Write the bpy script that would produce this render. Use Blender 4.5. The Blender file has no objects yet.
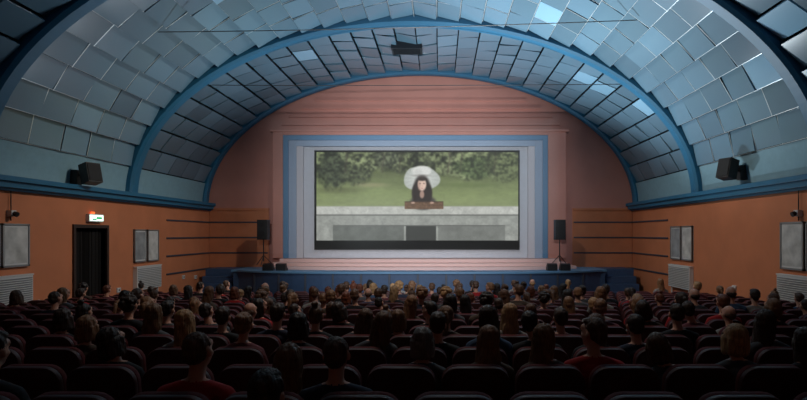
import bpy, bmesh, math, random
import numpy as np
from mathutils import Vector, Matrix
random.seed(7); np.random.seed(7)
S=bpy.context.scene
COL=S.collection
F=538.0; CX=0.82; CZ=2.8
HW=9.0; ZS=4.0
def PX(px,d): return CX+(px-440)*d/F
def PZ(py,d): return CZ+(234-py)*d/F
def floor_z(y): return max(0.0,(17-y)*0.063)
def lin(c): 
    c=np.array(c,dtype=float)/255.0
    return np.where(c<=0.04045,c/12.92,((c+0.055)/1.055)**2.4)
def L3(r,g,b): return tuple(float(v) for v in lin((r,g,b)))

def mat(name,color,rough=0.6,metal=0.0,noise=0.0,nscale=6.0,bump=0.0,bscale=60.0,emit=None,estr=0.0,spec=0.5):
    m=bpy.data.materials.new(name); m.use_nodes=True
    nt=m.node_tree; b=nt.nodes['Principled BSDF']
    b.inputs['Base Color'].default_value=(*color,1); b.inputs['Roughness'].default_value=rough
    b.inputs['Metallic'].default_value=metal
    b.inputs['Specular IOR Level'].default_value=spec
    tc=nt.nodes.new('ShaderNodeTexCoord')
    if noise>0:
        n=nt.nodes.new('ShaderNodeTexNoise'); n.inputs['Scale'].default_value=nscale; n.inputs['Detail'].default_value=4
        nt.links.new(tc.outputs['Object'],n.inputs['Vector'])
        r=nt.nodes.new('ShaderNodeValToRGB')
        r.color_ramp.elements[0].position=0.3; r.color_ramp.elements[1].position=0.7
        r.color_ramp.elements[0].color=(*[c*(1-noise) for c in color],1)
        r.color_ramp.elements[1].color=(*[min(1,c*(1+noise)) for c in color],1)
        nt.links.new(n.outputs['Fac'],r.inputs['Fac']); nt.links.new(r.outputs['Color'],b.inputs['Base Color'])
    if bump>0:
        n2=nt.nodes.new('ShaderNodeTexNoise'); n2.inputs['Scale'].default_value=bscale
        nt.links.new(tc.outputs['Object'],n2.inputs['Vector'])
        bp=nt.nodes.new('ShaderNodeBump'); bp.inputs['Strength'].default_value=bump; bp.inputs['Distance'].default_value=0.01
        nt.links.new(n2.outputs['Fac'],bp.inputs['Height']); nt.links.new(bp.outputs['Normal'],b.inputs['Normal'])
    if emit:
        b.inputs['Emission Color'].default_value=(*emit,1); b.inputs['Emission Strength'].default_value=estr
    return m

class MB:
    def __init__(s): s.v=[];s.f=[];s.m=[]
    def add(s,vs,fs,mi=0,M=None):
        o=len(s.v)
        for p in vs:
            p=Vector(p)
            s.v.append(tuple(M@p if M is not None else p))
        for f in fs: s.f.append(tuple(i+o for i in f)); s.m.append(mi)
    def box(s,x0,x1,y0,y1,z0,z1,mi=0,M=None):
        vs=[(x,y,z) for z in(z0,z1) for y in(y0,y1) for x in(x0,x1)]
        s.add(vs,[(0,2,3,1),(4,5,7,6),(0,1,5,4),(2,6,7,3),(0,4,6,2),(1,3,7,5)],mi,M)
    def prism(s,outline,a0,a1,axis='z',mi=0,M=None):
        n=len(outline)
        def mk(p,a):
            if axis=='z': return (p[0],p[1],a)
            if axis=='y': return (p[0],a,p[1])
            return (a,p[0],p[1])
        vs=[mk(p,a0) for p in outline]+[mk(p,a1) for p in outline]
        fs=[tuple(range(n))[::-1],tuple(range(n,2*n))]+[(i,(i+1)%n,n+(i+1)%n,n+i) for i in range(n)]
        s.add(vs,fs,mi,M)
    def cyl(s,p0,p1,r0,r1=None,n=12,mi=0):
        r1=r0 if r1 is None else r1
        p0=Vector(p0);p1=Vector(p1);d=(p1-p0).normalized()
        u=d.orthogonal().normalized();w=d.cross(u)
        vs=[];
        for p,r in((p0,r0),(p1,r1)):
            for i in range(n):
                a=2*math.pi*i/n; vs.append(p+u*math.cos(a)*r+w*math.sin(a)*r)
        s.add(vs,[tuple(range(n))[::-1],tuple(range(n,2*n))]+[(i,(i+1)%n,n+(i+1)%n,n+i) for i in range(n)],mi)
    def obj(s,name,mats,bevel=0,smooth=False,loc=None,fixn=True):
        me=bpy.data.meshes.new(name); me.from_pydata(s.v,[],s.f)
        for m in mats: me.materials.append(m)
        me.polygons.foreach_set('material_index',s.m)
        if fixn:
            bm=bmesh.new(); bm.from_mesh(me); bmesh.ops.recalc_face_normals(bm,faces=bm.faces); bm.to_mesh(me); bm.free()
        me.update()
        if smooth: me.shade_smooth()
        o=bpy.data.objects.new(name,me); COL.objects.link(o)
        if loc: o.location=loc
        if bevel>0:
            b=o.modifiers.new('bevel','BEVEL'); b.width=bevel; b.segments=2; b.limit_method='ANGLE'
        return o

# ---------------- materials
M_wall=mat('wall_salmon_paint',L3(198,122,84),0.75,noise=0.08,nscale=1.2,bump=0.15,bscale=90)
M_front=mat('front_salmon_paint',L3(200,138,124),0.75,noise=0.06,nscale=1.0,bump=0.1)
M_band=mat('ochre_band_paint',L3(200,126,88),0.7,noise=0.08,nscale=2)
M_blue=mat('blue_rib_paint',L3(30,102,138),0.5,noise=0.05,nscale=2)
M_blued=mat('dark_blue_strip',L3(62,68,82),0.5)
M_bframe=mat('proscenium_blue',L3(92,136,172),0.5)
M_bframe2=mat('proscenium_light_blue',L3(158,174,196),0.6)
M_pale=mat('pale_glow_surround',L3(204,204,210),0.7,noise=0.03)  # pale tone carries the glow around the screen
M_pale2=mat('lilac_glow_surround',L3(208,202,206),0.7)  # screen glow put into the colour here too
M_plain=mat('pale_blue_plaster',L3(124,162,178),0.7,noise=0.05)
M_dark=mat('ceiling_shell_dark',L3(26,34,42),0.9)
M_glint=mat('tile_edge_glint',L3(200,212,218),0.32,metal=0.6)  # metal for the added strips that imitate lit tile edges
M_black=mat('black_plastic',L3(22,22,24),0.5)
M_grille=mat('speaker_grille',L3(38,38,40),0.8,bump=0.6,bscale=400)
M_floor=mat('dark_carpet_floor',L3(52,34,34),0.95,noise=0.3,nscale=3,bump=0.3,bscale=200)
M_white=mat('white_enamel',L3(210,210,210),0.6)
M_slat=mat('grey_slat',L3(120,122,124),0.5)
M_steel=mat('brushed_steel',L3(150,150,150),0.5,metal=0.6)
M_stageb=mat('stage_front_blue',L3(52,78,112),0.55,noise=0.1)
M_stagep=mat('stage_pink_tread',L3(226,188,180),0.6)
M_velvet=mat('maroon_velvet',L3(96,32,34),0.85,noise=0.25,nscale=9,bump=0.3,bscale=250)
M_velvet2=mat('maroon_velvet_back',L3(68,32,34),0.55,noise=0.2,nscale=7)
M_wood=mat('dark_armrest_wood',L3(50,32,24),0.6,noise=0.3,nscale=14)
M_curtain=mat('black_curtain',L3(18,14,14),0.9,noise=0.2)

# tile material with colour attribute
def attr_mat(name,attr,rough,emission=False,strength=1.0):
    m=bpy.data.materials.new(name); m.use_nodes=True; nt=m.node_tree
    a=nt.nodes.new('ShaderNodeAttribute'); a.attribute_name=attr
    if emission:
        nt.nodes.remove(nt.nodes['Principled BSDF'])
        e=nt.nodes.new('ShaderNodeEmission'); e.inputs['Strength'].default_value=strength
        nt.links.new(a.outputs['Color'],e.inputs['Color']); nt.links.new(e.outputs[0],nt.nodes['Material Output'].inputs[0])
    else:
        b=nt.nodes['Principled BSDF']; b.inputs['Roughness'].default_value=rough
        b.inputs['Specular IOR Level'].default_value=0.9
        nt.links.new(a.outputs['Color'],b.inputs['Base Color'])
    return m
M_tile=attr_mat('acoustic_tile','tile_col',0.22)

# ---------------- ellipse helpers
def ell(t,a,b): return Vector((a*math.cos(t),0,ZS+b*math.sin(t)))
A_T,B_T=9.15,5.68
YB=-3.0
YF=22.9
ribs=[-0.6,5.3,11.2,16.95,22.45]
# shell
mb=MB(); N=64
pts=[ell(math.pi*i/N,A_T+0.3,B_T+0.3) for i in range(N+1)]
vs=[(p.x,YB,p.z) for p in pts]+[(p.x,YF+0.3,p.z) for p in pts]
mb.add(vs,[(i,i+1,N+2+i,N+1+i) for i in range(N)])
mb.obj('ceiling',[M_dark],fixn=False)
# tiles: equal arc
ts=np.linspace(0,math.pi,4001)
xy=np.stack([A_T*np.cos(ts),B_T*np.sin(ts)],1)
seg=np.linalg.norm(np.diff(xy,axis=0),axis=1); cum=np.concatenate([[0],np.cumsum(seg)])
t0=math.asin(0.95/B_T)
s0=np.interp(t0,ts,cum); s1=cum[-1]-s0
NS=30
tb=np.interp(np.linspace(s0,s1,NS+1),cum,ts)
tv=[];tf=[];tc=[]
glint=MB(); plain=MB()
def nrm(t): 
    n=Vector((math.cos(t)/A_T,0,math.sin(t)/B_T)); return -n.normalized()
def P(t,y,off): 
    p=ell(t,A_T,B_T)+nrm(t)*off; return Vector((p.x,y,p.z))
for bi in range(len(ribs)-1):
    ya=ribs[bi]+0.45; yb=ribs[bi+1]
    NR=5
    AMP=0.11
    for i in range(NS):
        ta,tb_=tb[i],tb[i+1]
        right = i<NS/2
        oa,ob=(AMP,0.0) if right else (0.0,AMP)
        if bi%2: oa,ob=ob,oa
        for j in range(NR):
            gp=0.02 if bi==2 else 0.03
            y0=ya+(yb-ya)*j/NR+gp; y1=ya+(yb-ya)*(j+1)/NR-gp
            dt=(tb_-ta)*0.03
            sy=random.gauss(0,.010); sx=random.gauss(0,.010)
            r=[-sx-sy,sx-sy,sx+sy,-sx+sy]
            q=[P(ta+dt,y0,oa+r[0]),P(tb_-dt,y0,ob+r[1]),P(tb_-dt,y1,ob+r[2]),P(ta+dt,y1,oa+r[3])]
            nn=(q[1]-q[0]).cross(q[3]-q[0]).normalized()
            if nn.dot(nrm((ta+tb_)/2))<0: nn=-nn
            o=len(tv)
            tv+= [tuple(p) for p in q]+[tuple(p-nn*0.05) for p in q]
            tf+= [(o,o+1,o+2,o+3),(o,o+4,o+5,o+1),(o+1,o+5,o+6,o+2),(o+2,o+6,o+7,o+3),(o+3,o+7,o+4,o)]
            v=random.gauss(1,0.13); v=max(.65,min(1.35,v))
            if random.random()<0.025: v*=2.1  # a few tiles lightened in colour to stand for glossy reflections
            base=lin((98,130,150))*v
            tc+=[(*base,1)]*8
    if bi==2:  # bright strips added to stand for light glinting off tile edges
        for i in range(NS+1):
            t=tb[i]; w=0.010/A_T
            glint.add([P(t-w,ya,AMP*.35),P(t+w,ya,AMP*.35),P(t+w,yb,AMP*.35),P(t-w,yb,AMP*.35)],[(0,1,2,3)])
        for j in range(1,NR):
            y=ya+(yb-ya)*j/NR
            for i in range(NS):
                oa,ob=(AMP,0.0) if i<NS/2 else (0.0,AMP)
                glint.add([P(tb[i],y-.012,oa-.004),P(tb[i+1],y-.012,ob-.004),P(tb[i+1],y+.012,ob-.004),P(tb[i],y+.012,oa-.004)],[(0,1,2,3)])
    # plain bottom bands
    for side in (0,1):
        K=6
        for k in range(K):
            a=(t0-0.003)*k/K; b=(t0-0.003)*(k+1)/K
            if side: a,b=math.pi-a,math.pi-b
            plain.add([P(a,ya,0.05),P(b,ya,0.05),P(b,yb,0.05),P(a,yb,0.05)],[(0,1,2,3)])
me=bpy.data.meshes.new('ceiling_tiles'); me.from_pydata(tv,[],tf); me.materials.append(M_tile)
ca=me.color_attributes.new('tile_col','FLOAT_COLOR','POINT'); ca.data.foreach_set('color',np.array(tc,dtype=np.float32).ravel())
COL.objects.link(bpy.data.objects.new('ceiling_acoustic_tiles',me))
glint.obj('trim_tile_edge_glints',[M_glint],fixn=False)
plain.obj('trim_ceiling_plaster_band',[M_plain],smooth=True,fixn=False)
# ribs
for k,y in enumerate(ribs):
    mb=MB(); N=96
    w=0.45 if k<4 else 0.4
    ia,ib=(8.90,5.44)
    if k==4: ia,ib=(8.97,5.5)
    ring=[]
    for i in range(N+1):
        t=math.pi*i/N
        pi_=ell(t,ia,ib); po=ell(t,A_T+0.28,B_T+0.28)
        pm=ell(t,ia+0.07,ib+0.07)
        ring.append([(pi_.x,y+.08,pi_.z),(pm.x,y,pm.z),(po.x,y,po.z),(po.x,y+w,po.z),(pm.x,y+w,pm.z),(pi_.x,y+w-.08,pi_.z)])
    vs=[p for r in ring for p in r]
    fs=[(6*i+a,6*i+(a+1)%6,6*(i+1)+(a+1)%6,6*(i+1)+a) for i in range(N) for a in range(6)]
    mb.add(vs,fs); mb.obj('ceiling_arch_rib',[M_blue])

# ---------------- walls
def side_wall(s,name,holes):
    mb=MB(); x0,x1=sorted((s*HW,s*(HW+0.3)))
    ys=[YB]; 
    for h in holes: ys+=[h[0],h[1]]
    ys.append(YF+.3)
    for i in range(len(ys)-1):
        if i%2==0: mb.box(x0,x1,ys[i],ys[i+1],-0.2,ZS+0.1)
        else: mb.box(x0,x1,ys[i],ys[i+1],holes[i//2][2],ZS+0.1)
    return mb.obj(name,[M_wall])
DY0,DY1,DZ=14.45,15.8,2.97
side_wall(-1,'wall_left',[(DY0,DY1,DZ)])
side_wall(1,'wall_right',[])
mb=MB(); mb.box(-9.3,9.3,YB-.3,YB,-0.2,10.2); mb.obj('wall_back',[M_wall])
# front wall gable
mb=MB(); ol=[(-9.3,-0.2)]+[(9.3,-.2)]
ol+=[(ell(math.pi*i/64,A_T+.25,B_T+.25).x,ell(math.pi*i/64,A_T+.25,B_T+.25).z) for i in range(65)]
mb.prism(ol,YF,YF+0.3,'y'); mb.obj('wall_front',[M_front])
# floor
mb=MB()
mb.prism([(YB,floor_z(YB)),(17,0),(YF+.3,0),(YF+.3,-.4),(YB,-.4)],-9.3,9.3,'x'); mb.obj('floor',[M_floor])
# trim ledges
for s in (-1,1):
    mb=MB()
    def bx(a,b,z0,z1,mi=0):
        x0,x1=sorted((s*a,s*b)); mb.box(x0,x1,YB,YF,z0,z1,mi)
    bx(8.72,9.02,3.98,4.1); bx(8.8,9.02,3.84,3.98); bx(8.9,9.02,3.78,3.84)
    mb.obj('trim_cornice_'+('left' if s<0 else 'right'),[M_blue],bevel=0.01)
    mb=MB()
    for z in (3.3,2.65,2.0,1.35):
        x0,x1=sorted((s*8.97,s*9.02)); mb.box(x0,x1,19.3,YF,z-.03,z+.03)
        x0,x1=sorted((s*6.5,s*9.0)); mb.box(x0,x1,YF-.05,YF+.02,z-.03,z+.03)
    mb.obj('trim_wall_strips_'+('left' if s<0 else 'right'),[M_blued],bevel=0.008)
for s in(-1,1):
    mb=MB(); x0,x1=sorted((s*6.45,s*8.98)); mb.box(x0,x1,YF-.03,YF+.02,0,3.85)
    mb.box(x0,x1,YF-.06,YF+.02,3.8,3.9)
    mb.obj('trim_flank_panel_'+('left' if s<0 else 'right'),[M_band])
for s in(-1,1):
    mb=MB()
    x0,x1=sorted((s*8.96,s*9.02))
    def seg_(y0,y1):
        mb.prism([(y0,floor_z(y0)),(y1,floor_z(y1)),(y1,floor_z(y1)+.15),(y0,floor_z(y0)+.15)],x0,x1,'x')
    if s<0: seg_(YB,DY0-.1); seg_(DY1+.1,17); seg_(17,YF)
    else: seg_(YB,17); seg_(17,YF)
    mb.obj('baseboard_'+('left' if s<0 else 'right'),[M_wood])

# ---------------- proscenium
d=22.5
xL,xR=PX(273,d),PX(566,d); zT=PZ(132,d)
mb=MB(); 
y1=YF-.001
bL,bR=PX(283,d),PX(548,d); bT=PZ(135,d)
iL,iR=PX(288,d),PX(543,d); iT=PZ(140,d)
zB=1.79
mb.box(xL,bL,22.45,y1,zB,zT,0); mb.box(bR,xR,22.45,y1,zB,zT,0); mb.box(bL,bR,22.45,y1,bT,zT,0)
mb.box(xL-.1,xR+.1,22.38,y1,zT,zT+.1,0)
mb.box(bL,iL,22.5,y1,zB,bT,1); mb.box(iR,bR,22.5,y1,zB,bT,1); mb.box(iL,iR,22.5,y1,iT,bT,1)
mb.box(iL,iL+.32,22.56,y1,zB,iT,4); mb.box(iR-.32,iR,22.56,y1,zB,iT,4); mb.box(iL+.32,iR-.32,22.56,y1,iT-.24,iT,4)
a=.32
mb.box(iL+a,iL+a+.28,22.62,y1,zB,iT-.24,2); mb.box(iR-a-.28,iR-a,22.62,y1,zB,iT-.24,2)
mb.box(iL+a+.28,iR-a-.28,22.78,y1,zB,iT-.24,3)
mb.obj('proscenium_frame',[M_front,M_bframe,M_pale2,M_pale,M_bframe2],bevel=0.012)
mb=MB()
for (z,hw,p) in ((7.45,5.9,.12),(7.8,5.6,.09),(8.15,5.1,.09),(8.5,4.5,.06)):
    mb.box(-hw,hw,YF-p,YF+.02,z-.04,z+.02)
mb.obj('trim_gable_mouldings',[M_front],bevel=0.01)

# ---------------- screen
def noise2(w,h,sx,sy,seed):
    r=np.random.RandomState(seed); gx=int(w/sx)+3; gy=int(h/sy)+3
    g=r.rand(gy,gx); X=np.linspace(0,w/sx,w); Y=np.linspace(0,h/sy,h)
    xi=X.astype(int);yi=Y.astype(int);fx=X-xi;fy=Y-yi
    fx=fx*fx*(3-2*fx);fy=fy*fy*(3-2*fy)
    a=g[np.ix_(yi,xi)];b=g[np.ix_(yi,xi+1)];c=g[np.ix_(yi+1,xi)];d_=g[np.ix_(yi+1,xi+1)]
    return (a*(1-fx)+b*fx)*(1-fy)[:,None]+(c*(1-fx)+d_*fx)*fy[:,None]
W2,H2=612,294
U,V=np.meshgrid(np.linspace(315,519,W2),np.linspace(151,249,H2))
img=np.zeros((H2,W2,3))
n1=noise2(W2,H2,16,13,1);n2=noise2(W2,H2,3,3,2);n3=noise2(W2,H2,90,14,3);n4=noise2(W2,H2,38,30,4);n5=noise2(W2,H2,6.5,6,5);n6=noise2(W2,H2,9,2.2,6)
fr=n1*.3+n5*.28+n2*.2+n4*.22
def sm(x,a,b): 
    t=np.clip((x-a)/(b-a),0,1); return t*t*(3-2*t)
def setc(mask,c): 
    m=np.clip(mask,0,1)[...,None]; img[:]=img*(1-m)+np.array(c,float)*m
# lawn
img[:]=np.array([118,130,88.])[None,None]*(0.86+0.14*n3+0.12*n6)[...,None]
lf=sm(V,176,190)[...,None]; img[:]=img*(.8+.2*lf)
# woods
woods=np.array([96,104,76.])*(0.3+1.2*sm(fr,.25,.8))[...,None]
edge=174+8*(n4[60][None,:]-.5)*2+3*(n1-.5)
wm=(1-sm(V,edge-3,edge+3))[...,None]
img[:]=img*(1-wm)+woods*wm
def ellm(cx,cy,rx,ry,soft=0.12): 
    r=np.sqrt(((U-cx)/rx)**2+((V-cy)/ry)**2); return 1-sm(r,1-soft,1+soft)
for (cx,cy,rx,ry,c) in ((333,168,18,21,(50,56,44)),(355,174,16,12,(62,68,50)),(388,158,14,8,(78,84,66)),(476,168,24,12,(66,78,52)),(504,168,20,15,(80,88,62))):
    r_=np.sqrt(((U-cx)/rx)**2+((V-cy)/ry)**2)+(fr-.5)*.7
    mcol=np.array(c)[None,None]*(0.6+.8*sm(.4*n2+.6*n5,.2,.8))[...,None]
    mm=(1-sm(r_,.7,1.15))[...,None]*.85; img[:]=img*(1-mm)+mcol*mm
for tx,tw in ((346,1.0),(383,.8),(400,.7),(449,1.1),(461,.7),(495,.8)):
    setc((np.abs(U-tx-.8*np.sin(V*.25))<tw)*(V<173)*.5,(62,56,48))
# pale gravel patch and shadows on the lawn
setc(ellm(372,185,15,2.0,0.6)*0.5,(150,142,112)); setc(ellm(338,190,24,3,0.6)*0.5,(80,84,58)); setc(ellm(470,185,26,2.2,0.5)*0.45,(82,96,58))
def blur(n):
    global img
    for _ in range(n):
        p=np.pad(img,((1,1),(1,1),(0,0)),mode='edge')
        img=(p[1:-1,1:-1]+p[:-2,1:-1]+p[2:,1:-1]+p[1:-1,:-2]+p[1:-1,2:])/5
blur(5)
setc(sm(V,192,206)*.3*np.ones_like(V),(140,148,114))
# bench
setc(sm(V,205.5,206.8),(150,152,146)) 
mk=(V>206.8)&(V<214.5); img[mk]=np.array([176,178,172])*(0.86+0.12*n1[mk]+.12*n2[mk])[:,None]
mk=(V>=214.5)&(V<215.8); img[mk]=(100,102,98)
mk=(V>=215.8)&(V<241); img[mk]=np.array([140,143,138])*(0.82+0.16*n1[mk]+.08*n5[mk]+.12*n2[mk])[:,None]
mk=(V>=226)&(V<241)&(U>333)&(U<404); img[mk]=np.array([100,104,100])*(0.86+0.14*n1[mk]+.08*n2[mk])[:,None]
mk=(V>=225)&(V<226)&(U>333)&(U<505); img[mk]=(92,94,91)
mk=(V>=226)&(V<241)&(U>406)&(U<436); img[mk]=(60,62,60)
mk=(V>=226)&(V<241)&(U>438)&(U<505); img[mk]=np.array([114,117,113])*(0.86+0.14*n1[mk]+.08*n2[mk])[:,None]
# girl with sun hat
r_=np.sqrt(((U-421.5)/18.5)**2+((V-179)/12.8)**2)
ang=np.arctan2(V-179,U-421.5)
setc((1-sm(r_,.93+.04*np.sin(ang*5+1),1.03+.04*np.sin(ang*5+1)))*(1-sm(V,188,194)),(168,173,168))
shade=((1-sm(r_,.4,.97))*(1-sm(V,184,192)))[...,None]; img[:]=img*(1-shade*.5)+np.array([200,202,198])*shade*.5
setc((np.sin(ang*22)>.3)*(r_<.95)*(r_>.5)*(V<186)*.12,(120,124,120))
setc(ellm(421.5,171,9.5,5.2,0.2),(204,205,201))
setc(ellm(418,172.5,4,3.4,0.6)*.4,(168,170,166))
setc(ellm(421.5,175.6,9,1.2,0.5)*.7,(140,138,134))
setc(ellm(423,202.5,13,7.5,0.2),(66,62,60))
for (cx,cy,rx,ry) in((422,184.8,7.6,9),(415.8,193,4.0,9.5),(428.2,193,4.0,9.5),(422,194,6.4,8)): setc(ellm(cx,cy,rx,ry,.25),(42,34,32))
setc(ellm(422,194.5,2.3,3.8,0.3),(154,126,114))
setc(ellm(422,184.4,4.3,6.4,0.22),(206,178,164))
setc(ellm(419.2,185.4,1.3,5,0.7)*.45,(146,116,102))
setc(ellm(422,179.2,4.4,1.7,0.4),(52,42,38))
for ex in(420.1,423.9): setc(ellm(ex,183.5,.95,.5,.5)*.75,(84,64,56))
setc(ellm(422,188.2,1.1,.45,.5)*.75,(164,98,92))
setc(ellm(422.2,186.2,0.6,.5,.5)*.45,(168,138,124))
mk=(V>201.5)&(V<209)&(U>404.5)&(U<443.5); img[mk]=np.array([106,82,64])*(0.75+.4*n2[mk])[:,None]
mk=(V>201.5)&(V<202.4)&(U>404.5)&(U<443.5); img[mk]=(66,48,40)
mk=(V>204.9)&(V<205.4)&(U>404.5)&(U<443.5); img[mk]=(78,60,50)
for q in(413,432): setc(ellm(q,202.8,2.0,1.0,.4),(180,150,134))
blur(2)
mk=(V>240.5)|(V<152.3)|(U<316.5)|(U>518); img[mk]=(10,10,11)
imgl=lin(np.clip(img,0,255))
d=22.66
xs0,xs1=PX(315,d),PX(519,d); zs0,zs1=PZ(249,d),PZ(151,d)
YS=22.66
gx=np.linspace(xs0,xs1,W2); gz=np.linspace(zs1,zs0,H2)
GX,GZ=np.meshgrid(gx,gz); vv=np.stack([GX.ravel(),np.full(GX.size,YS),GZ.ravel()],1)
idx=np.arange(W2*H2).reshape(H2,W2)
ff=np.stack([idx[:-1,:-1],idx[1:,:-1],idx[1:,1:],idx[:-1,1:]],-1).reshape(-1,4)
me=bpy.data.meshes.new('cinema_screen'); me.from_pydata(vv.tolist(),[],ff.tolist())
ca=me.color_attributes.new('film_col','FLOAT_COLOR','POINT')
ca.data.foreach_set('color',np.concatenate([imgl.reshape(-1,3),np.ones((W2*H2,1))],1).astype(np.float32).ravel())
me.materials.append(attr_mat('projected_film','film_col',1,True,1.2))
scr=bpy.data.objects.new('screen_surface',me)
root=bpy.data.objects.new('cinema_screen',None); COL.objects.link(root); COL.objects.link(scr); scr.parent=root
mb=MB(); t=.03
mb.box(xs0-t,xs0,22.64,22.76,zs0-t,zs1+t); mb.box(xs1,xs1+t,22.64,22.76,zs0-t,zs1+t)
mb.box(xs0,xs1,22.64,22.76,zs1,zs1+t); mb.box(xs0,xs1,22.64,22.76,zs0-t,zs0); mb.box(xs0,xs1,22.68,22.76,zs0,zs1)
fo=mb.obj('screen_border',[M_black]); fo.parent=root

# ---------------- stage
mb=MB()
def arcout(hw,yend,ymid,n=24):
    o=[(-hw,22.89),(-hw,yend)]
    for i in range(n+1):
        u=-1+2*i/n; o.append((hw*0.97*u, ymid+(yend-ymid)*abs(u)**4))
    o+=[(hw,yend),(hw,22.89)]
    return o
mb.prism(arcout(7.3,21.1,19.9),0,1.32,'z',0)
mb.prism(arcout(7.36,21.05,19.84),1.32,1.40,'z',3)
mb.prism(arcout(6.3,21.6,20.7),1.40,1.52,'z',1)
mb.prism(arcout(6.0,21.9,21.2),1.52,1.64,'z',1)
mb.prism(arcout(5.8,22.2,21.8),1.64,1.78,'z',1)
for i in range(-6,7):
    x=i*1.05; u=abs(x/(7.3*.97)); y=19.9+1.2*u**4
    mb.box(x-.04,x+.04,y-.03,y+.2,0,1.32,2)
mb.obj('stage',[M_stageb,M_stagep,M_blued,M_bframe],bevel=0.01)
for s,x in((-1,-8.0),(1,8.0)):
    mb=MB()
    for k in range(5): mb.box(x-.6,x+.6,20.4+k*.3,22.8,k*.28,(k+1)*.28,0)
    mb.obj('stage_steps',[M_stageb],bevel=.01)
for x in (PX(266,21.9),PX(558,21.9)):
    mb=MB(); z=2.97; y=21.6
    mb.box(x-.2,x+.2,y-.2,y+.2,z-.4,z+.4,0)
    mb.box(x-.17,x+.17,y-.22,y-.19,z-.37,z+.37,1)
    mb.cyl((x,y-.225,z+.2),(x,y-.215,z+.2),.1,mi=0); mb.cyl((x,y-.23,z-.16),(x,y-.215,z-.16),.15,mi=0)
    mb.cyl((x,y,z-.4),(x,y,1.7),.022,mi=2)
    for a in (0.5,2.6,4.7): mb.cyl((x,y,1.95),(x+.38*math.cos(a),y+.3*math.sin(a),1.56),.015,mi=2)
    mb.obj('pa_speaker_on_stand',[M_black,M_grille,M_black],bevel=.008)
for x in (-5.75,-5.25,5.1,5.6):
    mb=MB(); y=20.6
    mb.prism([(y-.14,1.40),(y+.18,1.40),(y+.18,1.46),(y+.02,1.68),(y-.14,1.64)],x-.19,x+.19,'x',0)
    mb.prism([(y+.17,1.48),(y+.19,1.48),(y+.05,1.67),(y+.03,1.67)],x-.16,x+.16,'x',1)
    mb.obj('stage_monitor_speaker',[M_black,M_grille],bevel=.01)
for s,d,z in((-1,14.5,4.42),(1,14.57,4.56)):
    mb=MB()
    R=Matrix.Translation((s*8.6,d,z))@Matrix.Rotation(s*math.radians(22),4,'Z')@Matrix.Rotation(s*math.radians(14),4,'Y')
    mb.box(-.15,.17,-.2,.2,-.27,.27,0,R)
    mb.box(*( (-.175,-.145) if s>0 else (.165,.19)),-.18,.18,-.24,.24,1,R)
    mb.cyl((s*8.6,d,z),(s*8.98,d,z-.05),.03,mi=0)
    mb.box(*sorted((s*8.9,s*9.1)),d-.1,d+.1,z-.3,z+.1,0)
    mb.obj('wall_speaker',[M_black,M_grille],bevel=.015)
# ---------------- door
mb=MB(); X=-9.0
mb.box(X-1.5,X-.3,DY0-.3,DY0-.2,0,3.1,2); mb.box(X-1.5,X-.3,DY1+.2,DY1+.3,0,3.1,2); mb.box(X-1.6,X-1.5,DY0-.3,DY1+.3,0,3.1,2); mb.box(X-1.5,X-.3,DY0-.3,DY1+.3,3.1,3.2,2)
f0=floor_z(DY0)-.02
mb.box(X-.3,X+.05,DY0-.09,DY0,f0,DZ+.09,0); mb.box(X-.3,X+.05,DY1,DY1+.09,f0,DZ+.09,0); mb.box(X-.3,X+.05,DY0,DY1,DZ,DZ+.09,0)
n=60; cv=[];cf=[]
for i in range(n+1):
    y=DY0+(DY1-DY0)*i/n; xx=X-.14+.04*math.sin(i*1.05)+.015*math.sin(i*2.3)
    cv+=[(xx,y,f0+.05),(xx,y,DZ-.02)]
for i in range(n): cf.append((2*i,2*i+2,2*i+3,2*i+1))
mb.add(cv,cf,1)
mb.obj('door_1',[M_wood,M_curtain,M_dark],fixn=False)
# exit sign
yc=5283/(440-93.0); z=PZ(218,yc)
mb=MB(); mb.box(-9.0,-8.9,yc-.32,yc+.32,z-.11,z+.11,0); mb.box(-8.9,-8.885,yc-.29,yc+.29,z-.08,z+.08,1)
mb.box(-8.885,-8.88,yc-.2,yc-.02,z-.06,z-.02,2); mb.box(-8.885,-8.88,yc-.02,yc+.22,z-.03,z+.03,2)
mb.cyl((-8.94,yc-.1,z+.11),(-8.94,yc-.1,z+.17),.05,mi=3)
M_sign=mat('exit_sign_face',(0.8,0.95,.85),.5,emit=(.75,1,.85),estr=1.6)
M_green=mat('exit_green',(0.0,0.3,.1),.5,emit=(0,.35,.12),estr=1.0)
M_red=mat('alarm_red',(0.7,.08,.02),.4,emit=(1,.15,.03),estr=1.5)
mb.obj('exit_sign',[M_white,M_sign,M_green,M_red],bevel=.004)

# ---------------- posters & radiators
M_poster=[mat('poster_print_%d'%i,c,.6,noise=.3,nscale=3) for i,c in enumerate([L3(150,154,158),L3(196,196,194),L3(176,180,186)])]
def poster(s,y0,y1,z0,z1,k):
    mb=MB(); f=.045
    def bx(a,b,ya,yb,za,zb,mi): x0,x1=sorted((s*a,s*b)); mb.box(x0,x1,ya,yb,za,zb,mi)
    bx(8.95,9.0,y0,y1,z0,z1,2)
    bx(8.93,8.99,y0,y0+f,z0,z1,0);bx(8.93,8.99,y1-f,y1,z0,z1,0);bx(8.93,8.99,y0,y1,z0,z0+f,0);bx(8.93,8.99,y0,y1,z1-f,z1,0)
    bx(8.945,8.95,y0+f+.03,y1-f-.03,z0+f+.04,z1-f-.04,1)
    mb.obj('framed_poster',[M_steel,M_poster[k%3],M_white],bevel=.004)
poster(-1,17.2,17.9,1.88,2.95,0); poster(-1,17.98,18.68,1.88,2.95,1)
poster(-1,11.2,11.95,2.04,3.04,2); poster(-1,12.0,12.8,2.04,3.04,1)
poster(1,17.35,18.1,1.92,3.07,1); poster(1,18.17,18.97,1.92,3.07,0)
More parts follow.
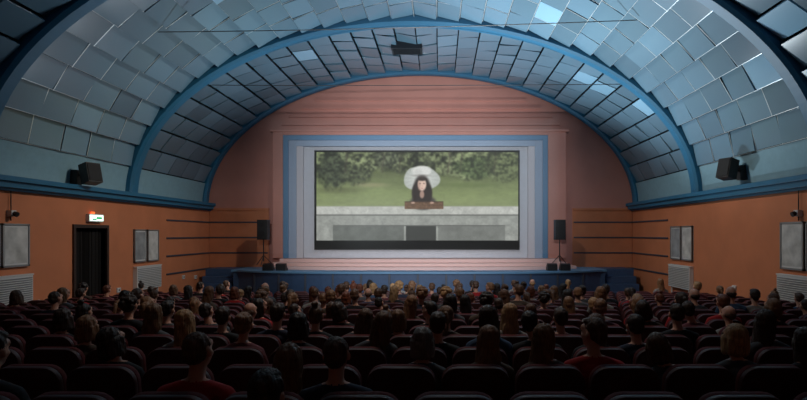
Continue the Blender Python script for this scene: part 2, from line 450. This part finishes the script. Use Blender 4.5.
poster(1,11.2,11.95,1.97,3.08,2); poster(1,12.02,12.85,1.97,3.08,1)
def radiator(s,y0,y1,z0,z1):
    mb=MB()
    def bx(a,b,ya,yb,za,zb,mi): x0,x1=sorted((s*a,s*b)); mb.box(x0,x1,ya,yb,za,zb,mi)
    bx(8.86,9.0,y0,y1,z0,z1,0)
    n=12
    for i in range(n):
        z=z0+.06+(z1-z0-.12)*i/(n-1); bx(8.84,8.87,y0+.04,y1-.04,z-.008,z+.008,1)
    bx(8.85,8.99,y0-.02,y1+.02,z1,z1+.03,0)
    for yy in (y0+.15,y1-.15): bx(8.9,8.95,yy-.02,yy+.02,floor_z(yy),z0,0)
    mb.obj('radiator_cover',[M_white,M_slat],bevel=.005)
radiator(-1,11.3,12.8,1.15,1.83); radiator(-1,17.2,18.7,.98,1.72)
radiator(1,11.3,12.85,1.15,1.83); radiator(1,17.35,18.95,.98,1.72)
for s,px,py in((-1,36,303),(-1,183,277),(-1,195,277),(-1,118,290),(1,735,288)):
    k=5283 if s<0 else 4401; d=k/abs(440-px); z=PZ(py,d)
    mb=MB(); x0,x1=sorted((s*8.96,s*9.0)); mb.box(x0,x1,d-.09,d+.09,z-.07,z+.07,0); x0,x1=sorted((s*8.945,s*8.96)); mb.box(x0,x1,d-.03,d+.03,z-.03,z+.03,1)
    mb.obj('wall_switch_plate',[M_white,M_slat],bevel=.005)
for s,y in((-1,12.25),(1,12.2)):
    mb=MB(); x=s*8.95
    mb.cyl((x,y,3.8),(x,y,3.1),.012,mi=0)
    mb.box(*sorted((s*8.88,s*9.0)),y-.07,y+.07,3.2,3.34,1); mb.cyl((s*8.88,y,3.27),(s*8.8,y,3.24),.05,.06,mi=0)
    mb.obj('wall_cable_fixture',[M_black,M_white],bevel=.004)
def cable(name,x0,z0,x1,z1,y,sag):
    mb=MB(); n=24; pr=None
    for i in range(n+1):
        u=i/n; p=(x0+(x1-x0)*u,y,z0+(z1-z0)*u-sag*4*u*(1-u))
        if pr: mb.cyl(pr,p,.011,n=6)
        pr=p
    mb.obj(name,[M_black])
cable('ceiling_tension_cable',PX(158,13.64),PZ(32,13.64),PX(637,13.64),PZ(20,13.64),13.64,.05)
cable('ceiling_tension_cable',PX(195,17.5),PZ(85,17.5),PX(638,17.5),PZ(84,17.5),17.5,.03)
d=19.5; zc=ZS+B_T-.14
xv=PX(407,d)
mb=MB(); mb.box(xv-.55,xv+.55,d-.35,d+.35,zc-.12,zc+.2,0)
for i in range(8): mb.box(xv-.48,xv+.48,d-.28+i*.08,d-.25+i*.08,zc-.14,zc-.12,0)
mb.obj('ceiling_vent_grille',[M_dark])

# ---------------- seats
def seat_mesh():
    def rounded(w,h,r,n=5):
        pts=[(-w/2,0),(w/2,0)]
        for i in range(n+1):
            a=math.pi/2*i/n; pts.append((w/2-r+r*math.cos(a),h-r+r*math.sin(a)))
        for i in range(n+1):
            a=math.pi/2+math.pi/2*i/n; pts.append((-w/2+r+r*math.cos(a),h-r+r*math.sin(a)))
        return pts
    mb=MB()
    R=Matrix.Translation((0,-.235,.36))@Matrix.Rotation(math.radians(7),4,'X')
    o1=rounded(.50,.68,.12); o2=rounded(.46,.63,.11)
    mb.prism(o1,-.055,-.01,'y',1,R); 
    mb.prism(o1,-.01,.035,'y',0,R)
    mb.prism([(x,z+.02) for x,z in o2],.035,.055,'y',0,R)
    mb.box(-.235,.235,-.19,.27,.36,.47,0); mb.box(-.2,.2,-.17,.25,.47,.485,0); mb.box(-.22,.22,-.17,.25,.32,.36,1)
    for x in(-.27,.27):
        mb.box(x-.02,x+.02,-.2,.0,.02,.58,1); mb.box(x-.03,x+.03,-.24,.2,.58,.62,2); mb.box(x-.03,x+.03,-.22,.1,0,.03,1)
    return mb
sm_=seat_mesh()
tmp=sm_.obj('tmp_seat',[M_velvet,M_velvet2,M_wood],bevel=.012)
dg=bpy.context.evaluated_depsgraph_get(); dg.update()
sme=bpy.data.meshes.new_from_object(tmp.evaluated_get(dg)); bpy.data.objects.remove(tmp)
nv=len(sme.vertices); SV=np.zeros(nv*3); sme.vertices.foreach_get('co',SV); SV=SV.reshape(-1,3)
SF=[tuple(p.vertices) for p in sme.polygons]; SM=[p.material_index for p in sme.polygons]
PITCH=.545; NSEAT=31
rows=[2.5+.88*i for i in range(17)]
allv=[];allf=[];allm=[]
for k in range(NSEAT):
    x=(k-(NSEAT-1)/2)*PITCH
    o=len(allv)
    allv+= (SV+np.array([x,0,0])).tolist(); allf+=[tuple(i+o for i in f) for f in SF]; allm+=SM
rme=bpy.data.meshes.new('cinema_seat_row'); rme.from_pydata(allv,[],allf)
for m in (M_velvet,M_velvet2,M_wood): rme.materials.append(m)
rme.polygons.foreach_set('material_index',allm); rme.update(); rme.shade_smooth()
try: rme.set_sharp_from_angle(angle=math.radians(40))
except Exception as e: print(e)

# ---------------- people
def attr_obj(nt,name):
    a=nt.nodes.new('ShaderNodeAttribute'); a.attribute_type='OBJECT'; a.attribute_name=name; return a
def pmat(name,attr,rough,noise_scale,amt,sheen=0):
    m=bpy.data.materials.new(name); m.use_nodes=True; nt=m.node_tree; b=nt.nodes['Principled BSDF']
    b.inputs['Roughness'].default_value=rough
    a=attr_obj(nt,attr); tc=nt.nodes.new('ShaderNodeTexCoord')
    mp=nt.nodes.new('ShaderNodeMapping'); nt.links.new(tc.outputs['Object'],mp.inputs[0]); mp.inputs['Scale'].default_value=(1,1,.18 if 'hair' in name else 1)
    n=nt.nodes.new('ShaderNodeTexNoise'); n.inputs['Scale'].default_value=noise_scale; nt.links.new(mp.outputs[0],n.inputs['Vector'])
    mr=nt.nodes.new('ShaderNodeMapRange'); mr.inputs['From Min'].default_value=.3; mr.inputs['From Max'].default_value=.7; mr.inputs['To Min'].default_value=1-amt; mr.inputs['To Max'].default_value=1+amt
    nt.links.new(n.outputs['Fac'],mr.inputs['Value'])
    vm=nt.nodes.new('ShaderNodeVectorMath'); vm.operation='SCALE'
    nt.links.new(a.outputs['Color'],vm.inputs[0]); nt.links.new(mr.outputs[0],vm.inputs['Scale'])
    nt.links.new(vm.outputs[0],b.inputs['Base Color'])
    bp=nt.nodes.new('ShaderNodeBump'); bp.inputs['Strength'].default_value=.5; bp.inputs['Distance'].default_value=.01
    nt.links.new(n.outputs['Fac'],bp.inputs['Height']); nt.links.new(bp.outputs['Normal'],b.inputs['Normal'])
    return m
M_hair=pmat('hair','hair_col',.5,70,.35)
M_cloth=pmat('clothes','cloth_col',.85,18,.12)
M_trs=mat('trousers_denim',L3(36,42,56),.9,noise=.2)
M_skin=mat('skin',L3(205,150,125),.5,noise=.05,nscale=20)
M_eye=mat('eye',L3(30,24,22),.2); M_lip=mat('lips',L3(160,80,76),.5); M_shoe=mat('shoe',L3(24,22,22),.5)
ico=bmesh.new(); bmesh.ops.create_icosphere(ico,subdivisions=2,radius=1); ico.verts.ensure_lookup_table()
IV=np.array([v.co[:] for v in ico.verts]); IF=[tuple(v.index for v in f.verts) for f in ico.faces]; ico.free()
def remesh(balls,vox,smooth_it=3):
    V=[];Fs=[]
    for c,r,Rm in balls:
        o=len(V); P_=IV*np.array(r)
        if Rm is not None: P_=P_@np.array(Rm.to_3x3()).T
        V+=(P_+np.array(c)).tolist(); Fs+=[tuple(i+o for i in f) for f in IF]
    me=bpy.data.meshes.new('t'); me.from_pydata(V,[],Fs); ob=bpy.data.objects.new('t',me); COL.objects.link(ob)
    md=ob.modifiers.new('r','REMESH'); md.mode='VOXEL'; md.voxel_size=vox; md.use_smooth_shade=True
    s=ob.modifiers.new('s','SMOOTH'); s.iterations=smooth_it; s.factor=.5
    dg=bpy.context.evaluated_depsgraph_get(); dg.update()
    e=bpy.data.meshes.new_from_object(ob.evaluated_get(dg))
    vv=np.zeros(len(e.vertices)*3); e.vertices.foreach_get('co',vv); ff=[tuple(p.vertices) for p in e.polygons]
    bpy.data.objects.remove(ob); bpy.data.meshes.remove(me); bpy.data.meshes.remove(e)
    return vv.reshape(-1,3),ff
def chain(pts,step=.35):
    out=[]
    for (p,r),(q,s) in zip(pts[:-1],pts[1:]):
        p=np.array(p,float);q=np.array(q,float); r=np.array(r if hasattr(r,'__len__') else (r,)*3,float); s_=np.array(s if hasattr(s,'__len__') else (s,)*3,float)
        L=np.linalg.norm(q-p); n=max(1,int(L/(min(r.min(),s_.min())*step)))
        for i in range(n+1):
            u=i/n; out.append((p+(q-p)*u,r+(s_-r)*u,None))
    return out
def person_mesh(name,style,male,yaw,tilt,lean=0.0):
    sw=.185 if male else .16
    k=1.0 if male else .92
    hc=np.array([0.0+lean,-.12,1.235-abs(lean)*.25])
    Rh=Matrix.Rotation(math.radians(yaw),4,'Z')@Matrix.Rotation(math.radians(tilt),4,'Y')
    Rn=np.array(Rh.to_3x3())
    def H(p): return hc+Rn@np.array(p,float)
    B=[]
    B+=chain([((0,-.10,.57),(.16*k,.12,.11)),((0,-.13,.72),(.14*k,.09,.12)),((0,-.155,.88),(.165*k,.10,.11)),((0,-.165,.97),(.15*k,.085,.07))],.5)
    B+=chain([((-sw,-.165,.985),.055*k),((-.06,-.165,1.03),.05),((.06,-.165,1.03),.05),((sw,-.165,.985),.055*k)])
    neck=chain([((0,-.165,1.02),.056*k),((lean*.5,-.145,1.11),.05*k),(tuple(hc+np.array([0,-.0,-.05])),.053*k)])
    B+=neck
    for s in(-1,1):
        B+=chain([((s*sw,-.165,.975),.06*k),((s*(sw+.055),-.06,.74),.044*k),((s*(sw+.0),.05,.695),.04*k),((s*.10,.20,.685),.027*k)])
        B+=chain([((s*.09,-.08,.57),.085),((s*.12,.36,.565),.065),((s*.125,.40,.53),.06),((s*.125,.39,.30),.054),((s*.125,.38,.11),.036),((s*.125,.38,.06),.04)],.45)
        B+=chain([((s*.125,.38,.05),.042),((s*.135,.52,.04),(.042,.05,.03))])
    hb=[((0,-.015,.03),(.075,.092,.085)),((0,.02,-.02),(.064,.07,.085)),((0,.045,-.075),(.038,.036,.032)),((0,.07,.035),(.055,.025,.035)),((0,.093,-.012),(.012,.02,.014)),((0,.09,.005),(.009,.012,.022)),((-.076,-.005,-.012),(.013,.018,.03)),((.076,-.005,-.012),(.013,.018,.03)),((-.035,.062,-.025),(.022,.02,.022)),((.035,.062,-.025),(.022,.02,.022)),((0,.078,-.048),(.022,.012,.010))]
    for c,r in hb: B.append((H(c),r,Rh))
    bv,bf=remesh(B,.0115,2)
    V=bv.tolist(); Fs=list(bf); mats=[]
    hx=[np.array([s*.10,.20,.685]) for s in(-1,1)]
    for f in bf:
        c=bv[list(f)].mean(0)
        if c[2]>1.07 or (c[2]>1.04 and abs(c[0])<.055 and c[1]>-.17): mats.append(0)
        elif c[2]<.075 : mats.append(5)
        elif c[2]<.64 and (c[1]>-.0 or c[2]<.56): mats.append(2)
        elif min(np.linalg.norm(c-h) for h in hx)<.04: mats.append(0)
        else: mats.append(1)
    hbl=[]
    for s in(-1,1):
        w=np.array([s*.10,.20,.685]); fwd=np.array([-s*.25,.95,-.15]); fwd/=np.linalg.norm(fwd); sd=np.array([fwd[1],-fwd[0],0]); 
        hbl+=chain([(w,.024),(w+fwd*.03,(.03,.03,.018)),(w+fwd*.08,(.038,.03,.015))],.5)
        for fi,(o,L) in enumerate(((-.03,.062),(-.01,.075),(.01,.07),(.03,.055))):
            p=w+fwd*.09+sd*o; hbl+=chain([(p,.0095),(p+fwd*L*.5+sd*o*.15,.0085),(p+fwd*L*.85+sd*o*.2+np.array([0,0,-.018]),.0075)],.6)
        p=w+fwd*.03+sd*(-s)*.03; th=fwd*.6+sd*(-s)*.8; th/=np.linalg.norm(th)
        hbl+=chain([(p,.013),(p+th*.035,.011),(p+th*.03+fwd*.035,.009)],.6)
    hv,hf=remesh(hbl,.0055,1)
    o=len(V); V+=hv.tolist(); Fs+=[tuple(i+o for i in f) for f in hf]; mats+=[0]*len(hf)
    hr=[((0,-.03,.038),(.084,.093,.086)),((0,-.05,-.01),(.077,.073,.075))]
    if style=='short': hr=[((0,-.028,.04),(.082,.092,.086)),((0,-.05,.0),(.074,.07,.07)),((0,-.068,-.045),(.054,.032,.035)),((0,.02,.085),(.065,.06,.035))]
    if style=='crop': hr=[((0,-.026,.038),(.079,.088,.082)),((0,-.05,-.01),(.07,.067,.066)),((0,-.07,-.042),(.048,.028,.03))]
    if style=='bald': hr=[((0,-.045,-.01),(.079,.068,.055)),((0,-.07,-.04),(.052,.03,.032))]
    if style=='curly':
        rr=random.Random(3)
        for _ in range(60):
            a=rr.uniform(0,2*math.pi); e=rr.uniform(-.5,1.5)
            p=(.088*math.cos(a)*math.cos(e),-.035+.092*math.sin(a)*math.cos(e),.03+.09*math.sin(e))
            if p[1]>.045 and p[2]<.07: continue
            hr.append((p,(.026,.026,.026)))
    if style in('long','longw'):
        for z in np.linspace(.0,-.27,14):
            u=-z/.27
            w=(.084+.012*math.sin(z*32)+.012*u) if style=='longw' else .08-.008*u+.012*math.sin(u*2.6)
            hr.append(((.01*math.sin(u*4),-.06-.03*u,z),(w,.045-.008*u,.035)))
            if z>-.2:
                for s in(-1,1): hr.append(((s*.072,-.02,z),(.02,.045,.04)))
        for q in range(7):
            xx=-.075+.025*q; hr.append(((xx,-.085,-.28-.025*((q*7)%3)/2),(.018,.025,.045)))
    if style=='bob':
        for z in np.linspace(.0,-.10,6):
            hr.append(((0,-.055,z),(.092,.052,.045)))
            for s in(-1,1): hr.append(((s*.078,-.005,z),(.022,.05,.035)))
    if style=='bun': hr+=[((0,-.07,-.03),(.055,.035,.04)),((0,-.115,.07),(.048,.045,.045))]
    if style=='topbun': hr+=[((0,-.07,-.03),(.055,.035,.04)),((0,-.06,.14),(.04,.04,.036))]
    if style=='pony':
        hr+=[((0,-.125,.03),(.025,.03,.025))]
        for u in np.linspace(0,1,10): hr.append(((.01*math.sin(u*5),-.135-.03*math.sin(u*3),.03-.24*u),(.03*(1-.5*u)+.005,.025,.04)))
    hvv,hff=remesh([(H(c),r,Rh) for c,r in hr],.008,2)
    loc=hvv-hc; an=np.arctan2(loc[:,0],-loc[:,1])
    dsp=.0026*np.sin(an*37)+.0022*np.sin(an*61+loc[:,2]*40)+.003*np.sin(an*9+loc[:,2]*30)
    nn=loc.copy(); nn[:,2]*=.3; nn/= (np.linalg.norm(nn,axis=1)[:,None]+1e-6); hvv=hvv+nn*dsp[:,None]
    o=len(V); V+=hvv.tolist(); Fs+=[tuple(i+o for i in f) for f in hff]; mats+=[3]*len(hff)
    def blob(c,r,mi):
        o=len(V); P_=(IV*np.array(r))@Rn.T+H(c); V.extend(P_.tolist()); Fs.extend([tuple(i+o for i in f) for f in IF]); mats.extend([mi]*len(IF))
    for s in(-1,1): 
        blob((s*.03,.083,.008),(.012,.008,.007),4); blob((s*.03,.089,.03),(.018,.005,.003),3)
    blob((0,.09,-.049),(.02,.006,.006),6)
    me=bpy.data.meshes.new(name); me.from_pydata(V,[],Fs)
    for m in (M_skin,M_cloth,M_trs,M_hair,M_eye,M_shoe,M_lip): me.materials.append(m)
    me.polygons.foreach_set('material_index',mats); me.update(); me.shade_smooth()
    return me
variants={
 'mshort':person_mesh('man_short_hair','short',True,4,2),
 'mcrop':person_mesh('man_cropped_hair','crop',True,-6,-2),
 'mcropT':person_mesh('man_cropped_hair_leaning','crop',True,-20,-9,-.05),
 'mshortL':person_mesh('man_short_hair_turned','short',True,42,4),
 'mbald':person_mesh('man_balding','bald',True,0,0),
 'flong':person_mesh('woman_long_hair','long',False,-8,-4),
 'flongT':person_mesh('woman_long_hair_leaning','long',False,14,13,.06),
 'flongw':person_mesh('woman_wavy_hair','longw',False,12,5),
 'flongR':person_mesh('woman_long_hair_turned','long',False,-38,6),
 'fbob':person_mesh('woman_bob_hair','bob',False,3,0),
 'fbobT':person_mesh('woman_bob_hair_leaning','bob',False,-18,-12,-.06),
 'fbun':person_mesh('woman_hair_bun','bun',False,0,3),
 'ftop':person_mesh('woman_top_bun','topbun',False,5,-4),
 'fpony':person_mesh('woman_ponytail','pony',False,-5,-3),
 'curly':person_mesh('person_curly_hair','curly',True,8,0)}
HC={'k':(38,30,27),'d':(60,43,34),'b':(94,66,49),'l':(130,94,66),'y':(170,132,92),'g':(140,136,132),'r':(116,64,44)}
CC={'red':(170,30,32),'k':(30,30,34),'n':(40,46,66),'g':(82,84,88),'w':(140,136,132),'b':(80,66,56),'bl':(60,84,112),'p':(110,56,64)}
def add_person(x,row,var,hair,cloth,sc=1.0,rz=0):
    me=variants[var]; o=bpy.data.objects.new('seated_audience_member',me); COL.objects.link(o)
    y=rows[row]; o.location=(x,y,floor_z(y)+.0); o.scale=(sc,sc,sc); o.rotation_euler=(0,0,rz)
    h=lin(HC[hair])*random.uniform(.75,1.25); c=lin(CC[cloth])
    o['hair_col']=[float(v) for v in h]; o['cloth_col']=[float(v) for v in c]
placed={
0:[(265,'mshort','d','k',.95)],
1:[(200,'mcrop','b','red',1.0),(333,'mcrop','b','n',.98),(288,'flongw','l','b',.95),(-6,'mshort','d','k',1.0)],
2:[(120,'fbobT','d','k',.96),(423,'fbob','g','g',.95),(487,'flongw','l','b',.96),(583,'mshortL','b','red',1.0),(545,'flongR','l','b',.97),(662,'fbobT','b','g',.93),(686,'fbob','y','g',.97),(785,'flong','d','k',.95)],
3:[(98,'fbob','l','b',.96),(186,'flong','y','w',1.0),(245,'fbun','l','p',.98),(298,'fbob','k','k',.98),(375,'flongT','b','g',1.0),(445,'mshort','d','k',.98),(489,'flong','d','bl',1.03),(537,'mcropT','k','k',1.0),(595,'flongw','b','k',.97),(633,'mcrop','d','n',.97),(766,'flongR','d','g',1.0)],
4:[(64,'fbob','d','k',.96),(155,'flongw','l','g',1.0),(222,'mshort','d','k',.97),(282,'mshort','d','n',1.0),(315,'ftop','b','k',.98),(360,'flongT','b','g',.97),(398,'fbob','l','k',.95),(428,'fpony','l','b',.98),(508,'flongw','y','w',1.0),(560,'mshort','d','k',.96),(680,'mcrop','d','k',1.0)],
}
for r,y in enumerate(rows):
    off=0.0
    if r in placed:
        best=1e9
        for t in np.linspace(-.27,.27,28):
            e=0
            for p in placed[r]:
                x=PX(p[0],y-.12)-t; e+=abs(x/PITCH-round(x/PITCH))
            if e<best: best=e; off=t
    else: off=(r%2)*PITCH/2-PITCH/4
    o=bpy.data.objects.new('cinema_seat_row',rme); COL.objects.link(o); o.location=(off,y,floor_z(y))
    used=set()
    if r in placed:
        for (px,v,h,c,sc) in placed[r]:
            x=PX(px,y-.12); k=round((x-off)/PITCH)
            while k in used: k+=1
            used.add(k); sx=off+k*PITCH; dx=max(-.17,min(.17,x-sx))
            add_person(sx+dx,r,v,h,c,sc,random.uniform(-.08,.08))
    else:
        for k in range(-15,16):
            x=off+k*PITCH
            px=440+(x-CX)*F/y
            if px<-30 or px>830: continue
            if x<-5.6 or x>5.4: pr=.2
            elif abs(x)<4.2: pr=.78
            else: pr=.52
            if r>=14: pr*=.5
            if r==16: pr*=.5
            if random.random()<pr:
                v=random.choice(['mshort','mcrop','mcropT','flongT','fbobT','ftop','flong','flongw','fbob','fbun','fpony','curly','mshort','fbob','mbald','mshortL','flongR','mcrop'])
                h=random.choice('kkdddbbbblllyr'); c=random.choice(['k','k','n','g','w','b','bl','red','k','g','p'])
                add_person(x+random.uniform(-.08,.08),r,v,h,c,random.uniform(.91,1.05),random.uniform(-.25,.25))

# ---------------- haze box added in front of the screen to give its glow
hz=MB(); hz.box(-5.6,5.2,19.6,22.36,2.05,7.2)
mz=bpy.data.materials.new('screen_glow_haze'); mz.use_nodes=True; nt=mz.node_tree
nt.nodes.remove(nt.nodes['Principled BSDF'])
vs_=nt.nodes.new('ShaderNodeVolumeScatter'); vs_.inputs['Density'].default_value=0.045; vs_.inputs['Anisotropy'].default_value=0.0
nt.links.new(vs_.outputs[0],nt.nodes['Material Output'].inputs['Volume'])
hz.obj('screen_glow_haze',[mz])

# ---------------- lights
def spot(name,loc,target,power,color,size,blend=1.0,rad=.05):
    l=bpy.data.lights.new(name,'SPOT'); l.energy=power; l.color=color; l.spot_size=math.radians(size); l.spot_blend=blend; l.shadow_soft_size=rad
    o=bpy.data.objects.new(name,l); COL.objects.link(o); o.location=loc
    o.rotation_euler=(Vector(target)-Vector(loc)).to_track_quat('-Z','Y').to_euler()
    return o
spot('ceiling_fill_1',(-2.5,18.7,1.1),(-.5,16.2,9.5),1500,(.82,.94,1),138,rad=0)  # added fill from the stage foot to brighten the ceiling, no fixture there
spot('ceiling_fill_2',(4.0,18.7,1.1),(3.6,15.2,9.5),2900,(.82,.94,1),125,rad=0)
spot('ceiling_fill_3',(2.0,18.7,1.1),(3.0,13.6,9.2),3600,(.88,.96,1),62,rad=0)  # narrower added fill, brightens the tiles at upper right
spot('projector_spill',(0,-2,6.5),(-.1,22.9,4.7),13500,(.9,.95,1),35,1.0,.1)
spot('house_light_left',(0,14.5,9.0),(-9,17.0,2.2),1250,(1,.87,.72),84,1.0,.2)
spot('house_light_right',(0.3,14.5,9.0),(9,17.0,2.2),1150,(1,.87,.72),84,1.0,.2)
spot('audience_fill',(0.5,7.5,8.9),(0.3,9.5,1.2),520,(1,.86,.74),105,1.0,.3)  # added warm fill over heads and seats, no fixture modelled
spot('stage_front_fill',(0,12.5,9.0),(0,20.8,1.0),850,(1,.93,.93),60,1.0,.2)  # added fill to brighten the stage front and treads
w=bpy.data.worlds.new('world'); S.world=w; w.use_nodes=True
w.node_tree.nodes['Background'].inputs[0].default_value=(.02,.03,.04,1); w.node_tree.nodes['Background'].inputs[1].default_value=.3
# ---------------- camera
cam=bpy.data.cameras.new('camera'); co=bpy.data.objects.new('camera',cam); COL.objects.link(co)
co.location=(CX,0,CZ); co.rotation_euler=(math.pi/2,0,0)
cam.sensor_width=36; cam.lens=F/807*36; cam.shift_x=-36.5/807; cam.shift_y=34/807; cam.clip_start=.05
S.camera=co
S.view_settings.view_transform='Standard'
print('objs',len(bpy.data.objects))
